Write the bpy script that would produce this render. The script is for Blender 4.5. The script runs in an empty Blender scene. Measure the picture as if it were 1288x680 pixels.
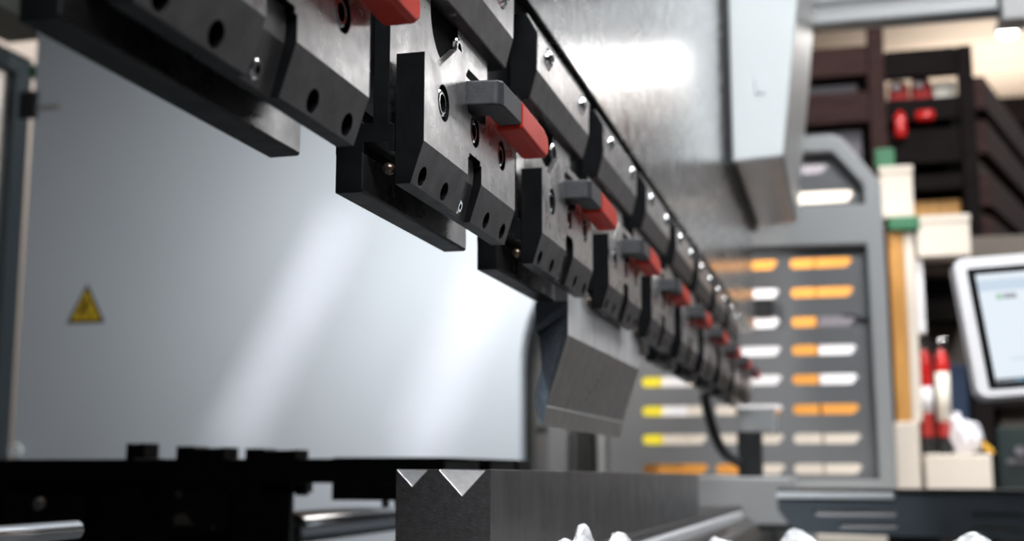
import bpy, bmesh, math, random
from mathutils import Vector, Matrix
R = math.radians
random.seed(7)
S = bpy.context.scene
COL = S.collection

# ------------------------------------------------------------------ helpers
def link(o):
    COL.objects.link(o)
    return o

def tag(o, label=None, cat=None, group=None, kind=None):
    if label: o['label'] = label
    if cat: o['category'] = cat
    if group: o['group'] = group
    if kind: o['kind'] = kind
    return o

def empty(name, loc=(0, 0, 0), rot=(0, 0, 0)):
    o = bpy.data.objects.new(name, None)
    o.empty_display_size = 0.02
    o.location = loc
    o.rotation_euler = rot
    return link(o)

def obj(name, bm, mats, parent=None, off=(0, 0, 0), bevel=0.0, seg=2, smooth=False, angle=35):
    """link a bmesh (given in world metres) as one mesh object whose origin is at off"""
    if off != (0, 0, 0):
        bmesh.ops.translate(bm, verts=bm.verts, vec=-Vector(off))
    bmesh.ops.recalc_face_normals(bm, faces=bm.faces)
    me = bpy.data.meshes.new(name)
    bm.to_mesh(me)
    bm.free()
    if not isinstance(mats, (list, tuple)): mats = [mats]
    for m in mats: me.materials.append(m)
    if smooth:
        for p in me.polygons: p.use_smooth = True
    o = bpy.data.objects.new(name, me)
    link(o)
    if parent is not None: o.parent = parent
    else: o.location = off
    if bevel:
        b = o.modifiers.new('bevel', 'BEVEL')
        b.width = bevel; b.segments = seg; b.limit_method = 'ANGLE'; b.angle_limit = R(angle)
        b.harden_normals = False
    return o

def NB(): return bmesh.new()

def box(bm, x0, x1, y0, y1, z0, z1):
    vs = [bm.verts.new((x, y, z)) for x in (x0, x1) for y in (y0, y1) for z in (z0, z1)]
    for f in ((0, 1, 3, 2), (4, 6, 7, 5), (0, 4, 5, 1), (2, 3, 7, 6), (0, 2, 6, 4), (1, 5, 7, 3)):
        bm.faces.new([vs[i] for i in f])
    return bm

def prism(bm, pts, axis, a0, a1):
    """extrude a 2-D outline along an axis: 'x' outline is (y,z), 'y' outline is (x,z), 'z' outline is (x,y)"""
    def P(p, a):
        if axis == 'x': return (a, p[0], p[1])
        if axis == 'y': return (p[0], a, p[1])
        return (p[0], p[1], a)
    A = [bm.verts.new(P(p, a0)) for p in pts]
    B = [bm.verts.new(P(p, a1)) for p in pts]
    bm.faces.new(A); bm.faces.new(B)
    n = len(pts)
    for i in range(n):
        bm.faces.new((A[i], A[(i + 1) % n], B[(i + 1) % n], B[i]))
    return bm

def cyl(bm, p0, p1, r0, r1=None, n=24, cap=True):
    if r1 is None: r1 = r0
    p0 = Vector(p0); p1 = Vector(p1)
    d = (p1 - p0)
    q = d.to_track_quat('Z', 'Y')
    A = []; B = []
    for i in range(n):
        t = 2 * math.pi * i / n
        v = Vector((math.cos(t), math.sin(t), 0))
        A.append(bm.verts.new(p0 + q @ (v * r0)))
        B.append(bm.verts.new(p1 + q @ (v * r1)))
    for i in range(n):
        bm.faces.new((A[i], A[(i + 1) % n], B[(i + 1) % n], B[i]))
    if cap:
        bm.faces.new(A); bm.faces.new(B)
    return bm

def lathe(bm, base, axis, prof, n=28):
    """surface of revolution: prof is a list of (distance along axis, radius)"""
    base = Vector(base); q = Vector(axis).to_track_quat('Z', 'Y')
    rings = []
    for h, r in prof:
        if r <= 1e-7:
            rings.append([bm.verts.new(base + q @ Vector((0, 0, h)))])
        else:
            rings.append([bm.verts.new(base + q @ Vector((r * math.cos(2 * math.pi * i / n), r * math.sin(2 * math.pi * i / n), h))) for i in range(n)])
    for a, b in zip(rings, rings[1:]):
        for i in range(n):
            j = (i + 1) % n
            if len(a) == 1 and len(b) == 1: continue
            if len(a) == 1: bm.faces.new((a[0], b[j], b[i]))
            elif len(b) == 1: bm.faces.new((a[i], a[j], b[0]))
            else: bm.faces.new((a[i], a[j], b[j], b[i]))
    if len(rings[0]) > 1: bm.faces.new(rings[0])
    if len(rings[-1]) > 1: bm.faces.new(rings[-1])
    return bm

def tube(bm, pts, r, n=12):
    pts = [Vector(p) for p in pts]
    rings = []
    for i, p in enumerate(pts):
        d = (pts[min(i + 1, len(pts) - 1)] - pts[max(i - 1, 0)]).normalized()
        q = d.to_track_quat('Z', 'Y')
        rings.append([bm.verts.new(p + q @ Vector((r * math.cos(2 * math.pi * k / n), r * math.sin(2 * math.pi * k / n), 0))) for k in range(n)])
    for a, b in zip(rings, rings[1:]):
        for i in range(n):
            bm.faces.new((a[i], a[(i + 1) % n], b[(i + 1) % n], b[i]))
    bm.faces.new(rings[0]); bm.faces.new(rings[-1])
    return bm

def smooth_path(pts, k=6):
    pts = [Vector(p) for p in pts]
    P = [pts[0]] + pts + [pts[-1]]
    out = []
    for i in range(1, len(P) - 2):
        a, b, c, d = P[i - 1], P[i], P[i + 1], P[i + 2]
        for s in range(k):
            t = s / k
            out.append(0.5 * ((2 * b) + (c - a) * t + (2 * a - 5 * b + 4 * c - d) * t * t + (3 * b - a - 3 * c + d) * t ** 3))
    out.append(pts[-1])
    return out

def arc(cx, cz, r, a0, a1, n=10):
    return [(cx + r * math.cos(R(a0 + (a1 - a0) * i / n)), cz + r * math.sin(R(a0 + (a1 - a0) * i / n))) for i in range(n + 1)]

def sheet(outline, holes, y, t):
    """a plate in the X-Z plane at y..y+t with holes cut through, returned as a bmesh"""
    cu = bpy.data.curves.new('outline', 'CURVE')
    cu.dimensions = '2D'; cu.fill_mode = 'BOTH'; cu.extrude = t / 2
    for loop in [outline] + holes:
        sp = cu.splines.new('POLY')
        sp.points.add(len(loop) - 1)
        for p, (a, b) in zip(sp.points, loop): p.co = (a, b, 0, 1)
        sp.use_cyclic_u = True
    tmp = bpy.data.objects.new('outline', cu)
    link(tmp)
    dg = bpy.context.evaluated_depsgraph_get()
    me = bpy.data.meshes.new_from_object(tmp.evaluated_get(dg))
    bm = NB(); bm.from_mesh(me)
    bpy.data.objects.remove(tmp); bpy.data.curves.remove(cu); bpy.data.meshes.remove(me)
    bmesh.ops.remove_doubles(bm, verts=bm.verts, dist=1e-6)
    for v in bm.verts:
        x, z, d = v.co
        v.co = (x, y + t / 2 + d, z)
    return bm

def slot(x0, x1, z0, z1, r=0.0095, skew=0.006):
    """rounded slot outline, right end slightly slanted"""
    out = []
    for cx, cz, a in ((x1 - r, z1 - r, 0), (x0 + r, z1 - r, 90), (x0 + r, z0 + r, 180), (x1 - r - skew, z0 + r, 270)):
        out += arc(cx, cz, r, a, a + 90, 4)
    return out

def boolean(bm_a, cutters):
    """bm_a minus every cutter bmesh; returns a bmesh"""
    me = bpy.data.meshes.new('a'); bmesh.ops.recalc_face_normals(bm_a, faces=bm_a.faces); bm_a.to_mesh(me); bm_a.free()
    oa = link(bpy.data.objects.new('a', me))
    tmp = []
    for c in cutters:
        bmesh.ops.recalc_face_normals(c, faces=c.faces)
        mc = bpy.data.meshes.new('c'); c.to_mesh(mc); c.free()
        oc = link(bpy.data.objects.new('c', mc)); tmp.append(oc)
        m = oa.modifiers.new('b', 'BOOLEAN'); m.operation = 'DIFFERENCE'; m.solver = 'EXACT'; m.object = oc
    dg = bpy.context.evaluated_depsgraph_get()
    res = bpy.data.meshes.new_from_object(oa.evaluated_get(dg))
    bm = NB(); bm.from_mesh(res)
    for o in [oa] + tmp: bpy.data.objects.remove(o)
    bpy.data.meshes.remove(res)
    return bm

def copy_tree(o, parent=None):
    c = o.copy(); COL.objects.link(c)
    if parent is not None:
        c.parent = parent
        c.matrix_parent_inverse = o.matrix_parent_inverse
    for ch in list(o.children): copy_tree(ch, c)
    return c

def carton(name, x0, x1, y0, y1, z0, z1, m, label, cat, group=None, flap=True, bev=.004):
    b = ((x0 + x1) / 2, (y0 + y1) / 2, z0)
    root = empty(name, b); tag(root, label, cat, group)
    obj('body', box(NB(), x0, x1, y0, y1, z0, z1), m, root, off=b, bevel=bev)
    if flap:
        obj('lid', box(NB(), x0 - .002, x1 + .002, y0 - .002, y1, z1 - .018, z1 + .002), m, root, off=b, bevel=.002)
    return root

# ------------------------------------------------------------------ materials
def mat(name, col, rough=0.5, metal=0.0, noise=None, bump=None, spec=0.5, coat=0.0, emit=None, rnoise=None, aniso=0.0, trans=0.0):
    """noise=(scale, amount, stretch xyz) varies the colour, bump=(scale, strength, stretch), rnoise=(scale, amount)"""
    m = bpy.data.materials.new(name); m.use_nodes = True
    nt = m.node_tree; b = nt.nodes['Principled BSDF']
    b.inputs['Base Color'].default_value = (*col, 1)
    b.inputs['Roughness'].default_value = rough
    b.inputs['Metallic'].default_value = metal
    b.inputs['Specular IOR Level'].default_value = spec
    b.inputs['Coat Weight'].default_value = coat
    b.inputs['Anisotropic'].default_value = aniso
    b.inputs['Transmission Weight'].default_value = trans
    if emit:
        b.inputs['Emission Color'].default_value = (*emit[0], 1); b.inputs['Emission Strength'].default_value = emit[1]
    tc = None
    def tex(scale, stretch=(1, 1, 1), detail=6):
        nonlocal tc
        if tc is None: tc = nt.nodes.new('ShaderNodeTexCoord')
        mp = nt.nodes.new('ShaderNodeMapping'); mp.inputs['Scale'].default_value = stretch
        nt.links.new(tc.outputs['Object'], mp.inputs['Vector'])
        n = nt.nodes.new('ShaderNodeTexNoise'); n.inputs['Scale'].default_value = scale; n.inputs['Detail'].default_value = detail
        nt.links.new(mp.outputs['Vector'], n.inputs['Vector'])
        return n
    if noise:
        sc, am, st = noise
        n = tex(sc, st)
        cr = nt.nodes.new('ShaderNodeValToRGB')
        cr.color_ramp.elements[0].position = 0.3; cr.color_ramp.elements[1].position = 0.7
        cr.color_ramp.elements[0].color = (*[max(0, c * (1 - am)) for c in col], 1)
        cr.color_ramp.elements[1].color = (*[min(1, c * (1 + am)) for c in col], 1)
        nt.links.new(n.outputs['Fac'], cr.inputs['Fac']); nt.links.new(cr.outputs['Color'], b.inputs['Base Color'])
    if rnoise:
        n = tex(rnoise[0], rnoise[2] if len(rnoise) > 2 else (1, 1, 1))
        mr = nt.nodes.new('ShaderNodeMapRange')
        mr.inputs['From Min'].default_value = 0.3; mr.inputs['From Max'].default_value = 0.7
        mr.inputs['To Min'].default_value = max(0.02, rough - rnoise[1]); mr.inputs['To Max'].default_value = rough + rnoise[1]
        nt.links.new(n.outputs['Fac'], mr.inputs['Value']); nt.links.new(mr.outputs['Result'], b.inputs['Roughness'])
    if bump:
        n = tex(bump[0], bump[2] if len(bump) > 2 else (1, 1, 1), 8)
        bp = nt.nodes.new('ShaderNodeBump'); bp.inputs['Strength'].default_value = bump[1]; bp.inputs['Distance'].default_value = 0.001
        nt.links.new(n.outputs['Fac'], bp.inputs['Height']); nt.links.new(bp.outputs['Normal'], b.inputs['Normal'])
    return m

M = {}
M['ground_steel'] = mat('ground_steel', (.60, .58, .575), .30, 1, noise=(160, .14, (1, 1, 1)), rnoise=(60, .06), bump=(900, .035))
M['black_oxide'] = mat('black_oxide', (.0050, .0056, .0070), .40, .25, noise=(90, .25, (1, 1, 1)), rnoise=(80, .06), bump=(700, .08), spec=.3)
M['grey_oxide'] = mat('grey_oxide', (.125, .118, .120), .42, .7, noise=(120, .2, (1, 1, 1)), rnoise=(70, .06), bump=(800, .10))
M['pin_bronze'] = mat('pin_bronze', (.16, .125, .10), .3, .9)
M['notch_grey'] = mat('notch_grey', (.17, .165, .16), .5, .2, noise=(120, .2, (1, 1, 1)))
M['hole_shade'] = mat('recess_shade', (.004, .004, .0045), .9, spec=.08)  # near-black colour that paints the shade inside sockets and recesses
M['chrome'] = mat('chrome', (.78, .79, .81), .12, 1)
M['lever_grey'] = mat('lever_grey', (.052, .054, .060), .5, .3, noise=(300, .15, (1, 1, 1)), bump=(900, .12))
M['red_grip'] = mat('red_grip', (.56, .024, .009), .38, 0, noise=(60, .10, (1, 1, 1)), spec=.22)
M['ram_steel'] = mat('ram_steel', (.66, .65, .65), .23, 1, noise=(60, .22, (1, 1, 1)), rnoise=(70, .07), bump=(260, .10))
M['punch_face'] = mat('punch_face', (.40, .385, .37), .42, .85, noise=(70, .10, (1, 1, 1)), rnoise=(60, .06), bump=(700, .08))
M['punch_steel'] = mat('punch_steel', (.78, .77, .78), .42, .55, noise=(30, .14, (3, 3, .5)), bump=(500, .10))
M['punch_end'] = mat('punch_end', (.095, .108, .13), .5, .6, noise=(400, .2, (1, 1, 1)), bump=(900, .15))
M['die_side'] = mat('die_side', (.20, .195, .195), .36, .92, noise=(40, .22, (3, 1.2, .3)), rnoise=(45, .07), bump=(500, .08, (1, 1, .2)))
M['die_end'] = mat('die_end', (.060, .057, .060), .55, .5, noise=(260, .25, (1, 1, 1)), bump=(500, .35, (1, 1, 3)))
M['die_vee'] = mat('die_vee', (.80, .80, .82), .33, 1, noise=(300, .10, (1, .3, 1)))
M['panel_paint'] = mat('panel_paint', (.56, .635, .725), .42, 0, noise=(2.5, .03, (1, 1, 1)), coat=.12)
M['machine_grey'] = mat('machine_grey', (.36, .36, .365), .45, .15, noise=(6, .06, (1, 1, 1)))
M['throat_grey'] = mat('throat_grey', (.11, .11, .112), .45, .1)
M['guard_grey'] = mat('guard_grey', (.175, .18, .19), .48, .1, noise=(4, .05, (1, 1, 1)))
M['frame_grey'] = mat('frame_grey', (.37, .38, .39), .42, .15, noise=(5, .04, (1, 1, 1)))
M['white_paint'] = mat('white_paint', (.80, .855, .88), .4, 0, noise=(3, .02, (1, 1, 1)))
M['brushed'] = mat('brushed_housing', (.52, .51, .50), .36, 1, noise=(20, .12, (1, 6, 1)), bump=(200, .1, (1, 8, 1)))
M['black_paint'] = mat('black_paint', (.010, .011, .012), .5, 0, noise=(60, .3, (1, 1, 1)), spec=.35)
M['black_satin'] = mat('black_satin', (.018, .019, .021), .4, .2, noise=(80, .25, (1, 1, 1)))
M['dark_brown_metal'] = mat('dark_brown_metal', (.030, .022, .020), .45, .2, noise=(50, .25, (1, 1, 1)))
M['rubber'] = mat('rubber', (.014, .014, .016), .55)
M['tray_blue'] = mat('tray_blue_grey', (.095, .118, .142), .42, .1, noise=(8, .1, (1, 1, 1)))
M['pale_edge'] = mat('pale_edge', (.84, .90, .95), .35, .1)
M['strip_steel'] = mat('strip_steel', (.82, .84, .88), .32, .55)
M['table_steel'] = mat('table_steel', (.09, .088, .088), .4, .8, noise=(50, .25, (1, 1, 1)), bump=(200, .1))
M['yellow_sign'] = mat('yellow_sign', (.62, .43, .02), .5)
M['black_ink'] = mat('black_ink', (.012, .010, .008), .55)
M['yellow'] = mat('yellow_paint', (.95, .78, .03), .45, noise=(10, .06, (1, 1, 1)))
M['orange'] = mat('orange_paint', (.78, .33, .055), .5, noise=(9, .1, (1, 1, 1)))
M['white_box'] = mat('white_box', (.86, .84, .86), .6, noise=(6, .04, (1, 1, 1)))
M['cream'] = mat('cream_board', (.72, .64, .55), .65, noise=(5, .05, (1, 1, 1)))
M['timber'] = mat('ochre_timber', (.56, .27, .06), .55, noise=(14, .25, (6, 6, .6)))
M['dark_timber'] = mat('dark_timber', (.046, .024, .022), .75, noise=(9, .35, (1, 5, 5)), spec=.12)
M['darker_timber'] = mat('darker_timber', (.0085, .0055, .0055), .75, noise=(9, .35, (1, 5, 5)), spec=.10)
M['shelf_grey'] = mat('shelf_grey', (.16, .145, .165), .55, noise=(7, .1, (1, 1, 1)))
M['taupe'] = mat('taupe_board', (.13, .105, .085), .6, noise=(6, .15, (1, 1, 1)))
M['green'] = mat('green_paint', (.020, .135, .055), .45, noise=(12, .1, (1, 1, 1)))
M['red_paint'] = mat('red_paint', (.62, .012, .010), .3, coat=.4)
M['red_dull'] = mat('red_dull', (.36, .010, .010), .5, spec=.2)
M['label_paper'] = mat('label_paper', (.86, .80, .70), .5, noise=(60, .1, (1, 1, 3)))
M['navy'] = mat('navy_plastic', (.010, .030, .080), .45)
M['bag'] = mat('white_plastic_film', (.80, .79, .84), .3, noise=(25, .1, (1, 1, 1)))
M['amber'] = mat('amber_card', (.80, .44, .04), .5)
M['dark_green'] = mat('dark_green_paint', (.008, .020, .018), .45, noise=(8, .3, (1, 1, 1)))
M['foil'] = mat('crumpled_white_film', (.84, .85, .88), .3, .15, noise=(120, .12, (1, 1, 1)), bump=(250, .3))
M['concrete'] = mat('concrete', (.055, .055, .055), .7, noise=(3, .15, (1, 1, 1)), bump=(60, .2))
M['wood_ceiling'] = mat('wood_ceiling', (.68, .55, .44), .6, noise=(1.6, .18, (.4, 6, 6)))
M['wall_paint'] = mat('wall_paint', (.05, .044, .040), .7, noise=(1.2, .12, (1, 1, 1)))
M['dark_wall'] = mat('dark_wall', (.055, .058, .064), .7, noise=(1.2, .12, (1, 1, 1)))
M['bezel'] = mat('bezel_black', (.004, .004, .005), .5, spec=.06)
M['monitor_white'] = mat('monitor_white', (.74, .73, .76), .38)
M['screen'] = mat('screen_light', (.02, .02, .02), .5, spec=.15, emit=((.80, .88, .96), .95))
M['screen_bar'] = mat('screen_bar', (.02, .02, .02), .5, spec=.15, emit=((.62, .74, .87), .9))
M['screen_green'] = mat('screen_green', (.02, .02, .02), .3, emit=((.05, .30, .10), .8))
M['screen_dark'] = mat('screen_dark', (.02, .02, .02), .3, emit=((.03, .05, .08), .6))
M['screen_blue'] = mat('screen_blue', (.02, .02, .02), .3, emit=((.06, .35, .55), .8))
M['bulb'] = mat('lit_bulb', (1, 1, 1), .3, emit=((1, .97, .92), 12))
M['lamp_tube'] = mat('lit_tube', (1, 1, 1), .3, emit=((.95, .98, 1), 6))
M['olive_grey'] = mat('olive_grey', (.105, .115, .105), .5)
M['slate'] = mat('slate_blue_frame', (.055, .075, .090), .5)
M['pale_trim'] = mat('pale_trim', (.42, .37, .335), .6)
M['pane'] = mat('window_pane', (.90, .92, .92), .12, 0, trans=.9)

# ------------------------------------------------------------------ camera (45 mm, looking up the beam)
cd = bpy.data.cameras.new('camera'); cam = link(bpy.data.objects.new('camera', cd))
cd.sensor_width = 36.0; cd.lens = 1600 / 1288 * 36.0
cam.location = (0, 0, 0)
cam.rotation_euler = (R(90 + 8.951), 0, R(14.674))
cd.clip_start = 0.01; cd.clip_end = 100
cd.dof.use_dof = True; cd.dof.focus_distance = 0.53; cd.dof.aperture_fstop = 10.0; cd.dof.aperture_blades = 0
S.camera = cam

# ------------------------------------------------------------------ the setting: workshop
bm = NB(); box(bm, -4.2, 5.2, -5.2, 12.2, -1.1, -1.0)
tag(obj('floor', bm, M['concrete']), kind='structure', label='grey concrete workshop floor')
bm = NB(); box(bm, -4.2, 5.2, 12.0, 12.2, -1.0, 3.4)
tag(obj('wall_far', bm, M['wall_paint']), kind='structure', label='brown-grey far workshop wall')
bm = NB(); box(bm, -4.2, 5.2, -5.2, 12.2, 3.2, 3.4)
tag(obj('ceiling', bm, M['wood_ceiling']), kind='structure', label='pale wooden workshop ceiling')
bm = NB(); box(bm, -4.2, -4.0, -5.2, 12.2, -1.0, 3.3)
tag(obj('wall_left', bm, M['dark_wall']), kind='structure', label='dark left workshop wall')
bm = NB(); box(bm, 5.0, 5.2, -5.2, 12.2, -1.0, 3.3)
tag(obj('wall_right', bm, M['dark_wall']), kind='structure', label='dark right workshop wall')
bm = NB(); box(bm, -4.2, 5.2, -5.2, -5.0, -1.0, 3.3)
tag(obj('wall_back', bm, M['dark_wall']), kind='structure', label='dark workshop wall behind the viewer')

for i, y in enumerate((7.4, 11.4)):  # unseen bars added to darken what the ram reflects of the ceiling
    bm = NB(); box(bm, -4.0, 5.0, y, y + .75, 2.98, 3.2)
    tag(obj('reflection_bar_%d' % (i + 1), bm, M['darker_timber']), kind='structure', label='unseen dark bar added to darken the ceiling reflection in the ram')

# ------------------------------------------------------------------ ram (upper beam)
ram = empty('press_brake_ram', (-0.185, -0.3, 0.20))
tag(ram, 'wide mottled steel upper beam of the press brake with a blurred lamp reflection', 'machine beam')
def RP(name, bm, m, par=ram, **k): return obj(name, bm, m, par, off=(-0.185, -0.3, 0.20), **k)
bm = NB(); box(bm, -0.215, -0.165, -1.9, 2.47, 0.2632, 2.7); RP('face_plate', bm, M['ram_steel'], bevel=.0008)
bm = NB(); box(bm, -0.225, -0.1763, -1.9, 2.22, 0.155, 0.2632); RP('clamping_bar', bm, M['black_oxide'])

# ------------------------------------------------------------------ clamp blocks bolted along the ram
def hexbolt(bm, c, ax, r, h, rs):
    """domed socket-head screw seen from its head: ring, bevel, hexagonal recess"""
    n0 = len(bm.faces)
    lathe(bm, c, ax, [(0, r), (h * .60, r), (h * .80, r * .95), (h * .93, r * .86), (h, r * .72), (h, rs), (h * .35, rs * .95), (h * .35, 0)], 28)
    bm.faces.ensure_lookup_table()
    A = Vector(ax).normalized(); C0 = Vector(c)
    for f in bm.faces:
        d = f.calc_center_median() - C0; hh = d.dot(A)
        if (d - A * hh).length < rs * .99 and hh > .01 * h: f.material_index = 1

def dome_bolt(bm, c, ax, r, h, rs):
    """button-head screw with a socket"""
    lathe(bm, c, ax, [(0, r), (h * .25, r), (h * .52, r * .93), (h * .76, r * .78), (h * .93, r * .58), (h, rs), (h * .5, rs * .9), (h * .5, 0)], 28)
    A = Vector(ax).normalized(); C0 = Vector(c)
    for f in bm.faces:
        d = f.calc_center_median() - C0; hh = d.dot(A)
        if (d - A * hh).length < rs * .97 and hh > .01 * h: f.material_index = 1
        else: f.smooth = True

BLK = (-0.1706, 0.740, 0.205)
def make_block():
    root = empty('clamp_block', BLK)
    prof = [(-.1706, .2049), (-.1642, .2058), (-.1600, .2215), (-.1595, .2437), (-.1655, .2551), (-.1762, .2560), (-.1762, .2049)]
    bm = NB(); prism(bm, prof, 'y', .666, .814)
    holes = []
    for y in (.6935, .7905):
        c = NB(); cyl(c, (-.1628, y, .2360), (-.150, y, .2360), .0062, n=28); holes.append(c)
    bm = boolean(bm, holes)
    bmesh.ops.recalc_face_normals(bm, faces=bm.faces)
    for f in bm.faces:
        n = f.normal
        f.material_index = 1 if n.x > .97 and f.calc_center_median().x > -.1605 else (2 if n.x > .5 else 0)
    obj('block_body', bm, [M['black_oxide'], M['ground_steel'], M['grey_oxide']], root, off=BLK, bevel=.0008)
    for y in (.6935, .7905):
        bm = NB(); dome_bolt(bm, (-.1628, y, .2360), (1, 0, 0), .0058, .0062, .0024)
        obj('bolt', bm, [M['chrome'], M['hole_shade']], root, off=BLK)
    return root
blk = make_block()
BL = ['steel clamp block above the nearest red lever, cut off by the photo top',
      'steel clamp block with two bolts just right of the sharp red lever',
      'steel clamp block above the second whole red lever, first after the big sharp block',
      'steel clamp block above the third whole red lever, two bright bolt glints',
      'steel clamp block above the fourth whole red lever along the ram edge',
      'small blurred clamp block fifth after the lever-top block at the top edge',
      'small blurred clamp block fourth from the far end of the ram edge',
      'small blurred clamp block third from the far end of the ram edge',
      'blurred clamp block last but one at the far end of the ram edge']
for i, j in enumerate(range(0, 8)):
    o = blk if i == 0 else copy_tree(blk)
    o.location = (BLK[0], BLK[1] + .2 * (j - 1), BLK[2])
    tag(o, BL[i if i < 7 else 8], 'clamp block', 'clamp blocks bolted along the ram')

# ------------------------------------------------------------------ tool clamps (holders) hung under the ram
Y0 = .4565; W = .141
CB = (-0.172, Y0 + W / 2, 0.108)
def make_clamp():
    root = empty('tool_clamp', CB)
    def P(name, bm, m, par=None, **k): return obj(name, bm, m, par or root, off=CB, **k)
    # centre body: bridge over the tool slot and the thin tang that goes up into the ram
    bm = NB()
    prism(bm, [(-.1917, .1235), (-.1800, .1235), (-.1800, .128), (-.1695, .128), (-.1695, .1235), (-.1672, .1235), (-.1672, .1345),
               (-.1695, .1355), (-.1695, .2049), (-.1762, .2049), (-.1762, .1355), (-.1800, .1355), (-.1917, .150)], 'y', Y0, Y0 + W)
    c = NB(); cyl(c, (-.1716, Y0 + W / 2, .2015), (-.160, Y0 + W / 2, .2015), .0205, n=40)
    bm = boolean(bm, [c]); bmesh.ops.recalc_face_normals(bm, faces=bm.faces)
    for f in bm.faces:
        cc = f.calc_center_median()
        f.material_index = 1 if f.normal.x > .95 and cc.z > .136 and cc.x > -.1705 else (2 if cc.x > -.1725 and cc.z > .17 and math.hypot(cc.y - Y0 - W / 2, cc.z - .2015) < .0207 else 0)
    P('holder_body', bm, [M['black_oxide'], M['ground_steel'], M['hole_shade']], bevel=.0005)
    bm = NB(); hexbolt(bm, (-.1716, Y0 + .088, .1935), (1, 0, 0), .0062, .004, .0033)
    P('pivot_screw', bm, [M['chrome'], M['hole_shade']])
    # rear jaw
    bm = NB(); prism(bm, [(-.1917, .1079), (-.1807, .1079), (-.1800, .1090), (-.1800, .1240), (-.1917, .1240)], 'y', Y0, Y0 + W)
    bmesh.ops.recalc_face_normals(bm, faces=bm.faces)
    for f in bm.faces: f.material_index = 1 if f.normal.x > .9 else 0
    P('rear_jaw', bm, [M['black_oxide'], M['ground_steel']], bevel=.0006)
    # front plate with chamfered foot, three counterbores, four round holes, notch, lever opening
    o = [(0, .1103), (0, .1630), (.0195, .1630), (.045, .1788), (.096, .1788), (.1215, .1630), (W, .1630), (W, .1103)]
    bm = NB(); prism(bm, [(Y0 + a, b) for a, b in o], 'x', -.1668, -.1550)
    cut = []
    c = NB(); prism(c, [(-.1550, .1270), (-.1605, .1098), (-.150, .1098), (-.150, .1270)], 'y', Y0 - .01, Y0 + W + .01); cut.append(c)
    for y, r in ((.0250, .0076), (.0705, .0072), (.1160, .0072)):
        c = NB(); cyl(c, (-.1595, Y0 + y, .149), (-.150, Y0 + y, .149), r, n=36); cut.append(c)
    d = Vector((1, 0, -.32)).normalized()
    for y in (.0100, .0385, .1025, .1310):
        p = Vector((-.1590, Y0 + y, .1150)); c = NB(); cyl(c, p - d * .005, p + d * .01, .0040, n=24); cut.append(c)
    c = NB(); prism(c, [(-.1584, .1372), (-.1592, .1268), (-.1637, .1090), (-.150, .1090), (-.150, .1372)], 'y', Y0 + .0600, Y0 + .0810)
    bmesh.ops.bevel(c, geom=[e for e in c.edges if abs(e.verts[0].co.z - .1372) < 1e-6 and abs(e.verts[1].co.z - .1372) < 1e-6 and abs(e.verts[0].co.y - e.verts[1].co.y) < 1e-6],
                    offset=.002, segments=4, affect='EDGES'); cut.append(c)
    c = NB(); prism(c, [(Y0 + a, b) for a, b in [(.0565, .160)] + [(.0565, .171)] + [(.060, .1745), (.084, .1745), (.0875, .171), (.0875, .157), (.084, .155), (.060, .155)]], 'x', -.1640, -.150); cut.append(c)
    c = NB(); box(c, -.175, -.1592, Y0 + .010, Y0 + W - .010, .1632, .19); cut.append(c)
    bm = boolean(bm, cut); bmesh.ops.recalc_face_normals(bm, faces=bm.faces)
    for f in bm.faces:
        n = f.normal; cc = f.calc_center_median()
        if n.x > .98 and cc.x > -.1551: f.material_index = 1
        elif abs(n.x) > .9 and cc.z < .1271 and cc.x > -.162: f.material_index = 2
        elif n.z > .5 and cc.z > .162: f.material_index = 1
        elif cc.z > .14 and cc.x < -.159 and n.x > .9: f.material_index = 3
        elif Y0 + .0599 < cc.y < Y0 + .0811 and n.x > .3 and cc.x < -.1579 and cc.z < .1372 and (cc.z > .1268 or cc.x < -.1595): f.material_index = 4
        elif cc.z > .1365 and cc.z < .1373 and n.z < -.9: f.material_index = 3
    P('front_plate', bm, [M['black_oxide'], M['ground_steel'], M['grey_oxide'], M['hole_shade'], M['notch_grey']], bevel=.0006, angle=25)
    for y, r in ((.0250, .0076), (.0705, .0072), (.1160, .0072)):
        bm = NB(); hexbolt(bm, (-.1594, Y0 + y, .149), (1, 0, 0), r - .0013, .0040, r - .0040)
        P('bolt', bm, [M['chrome'], M['hole_shade']], bevel=.0003)
    bm = NB(); hexbolt(bm, (-.1627, Y0 + .0672, .1150), (1, 0, -.25), .0032, .0022, .0015)
    P('notch_screw', bm, [M['chrome'], M['hole_shade']])
    bm = NB(); lathe(bm, (-.1692, Y0 + .001, .1165), (0, -1, 0), [(0, .0024), (.0016, .0024), (.0028, .0016), (.0031, 0)], 20)
    P('detent_pin', bm, M['pin_bronze'], smooth=True)
    # lever: L-shaped grey arm and red grip
    bm = NB()
    prism(bm, [(-.1640, Y0 + .0595), (-.1430, Y0 + .0625), (-.1405, Y0 + .0655), (-.1405, Y0 + .0985), (-.1515, Y0 + .0985), (-.1515, Y0 + .0800), (-.1640, Y0 + .0770)],
          'z', .1582, .1697)
    lv = P('lever', bm, M['lever_grey'], bevel=.0010, seg=3, angle=20)
    g = [(.0965, .1562), (.0965, .1702), (.1420, .1688), (.1505, .1665), (.1525, .1625), (.1520, .1572), (.1470, .1542), (.1330, .1545)]
    bm = NB(); prism(bm, [(Y0 + a, b) for a, b in g], 'x', -.1530, -.1400)
    P('grip', bm, M['red_grip'], lv, bevel=.0022, seg=4, angle=20)
    return root
clamp = make_clamp()
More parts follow.
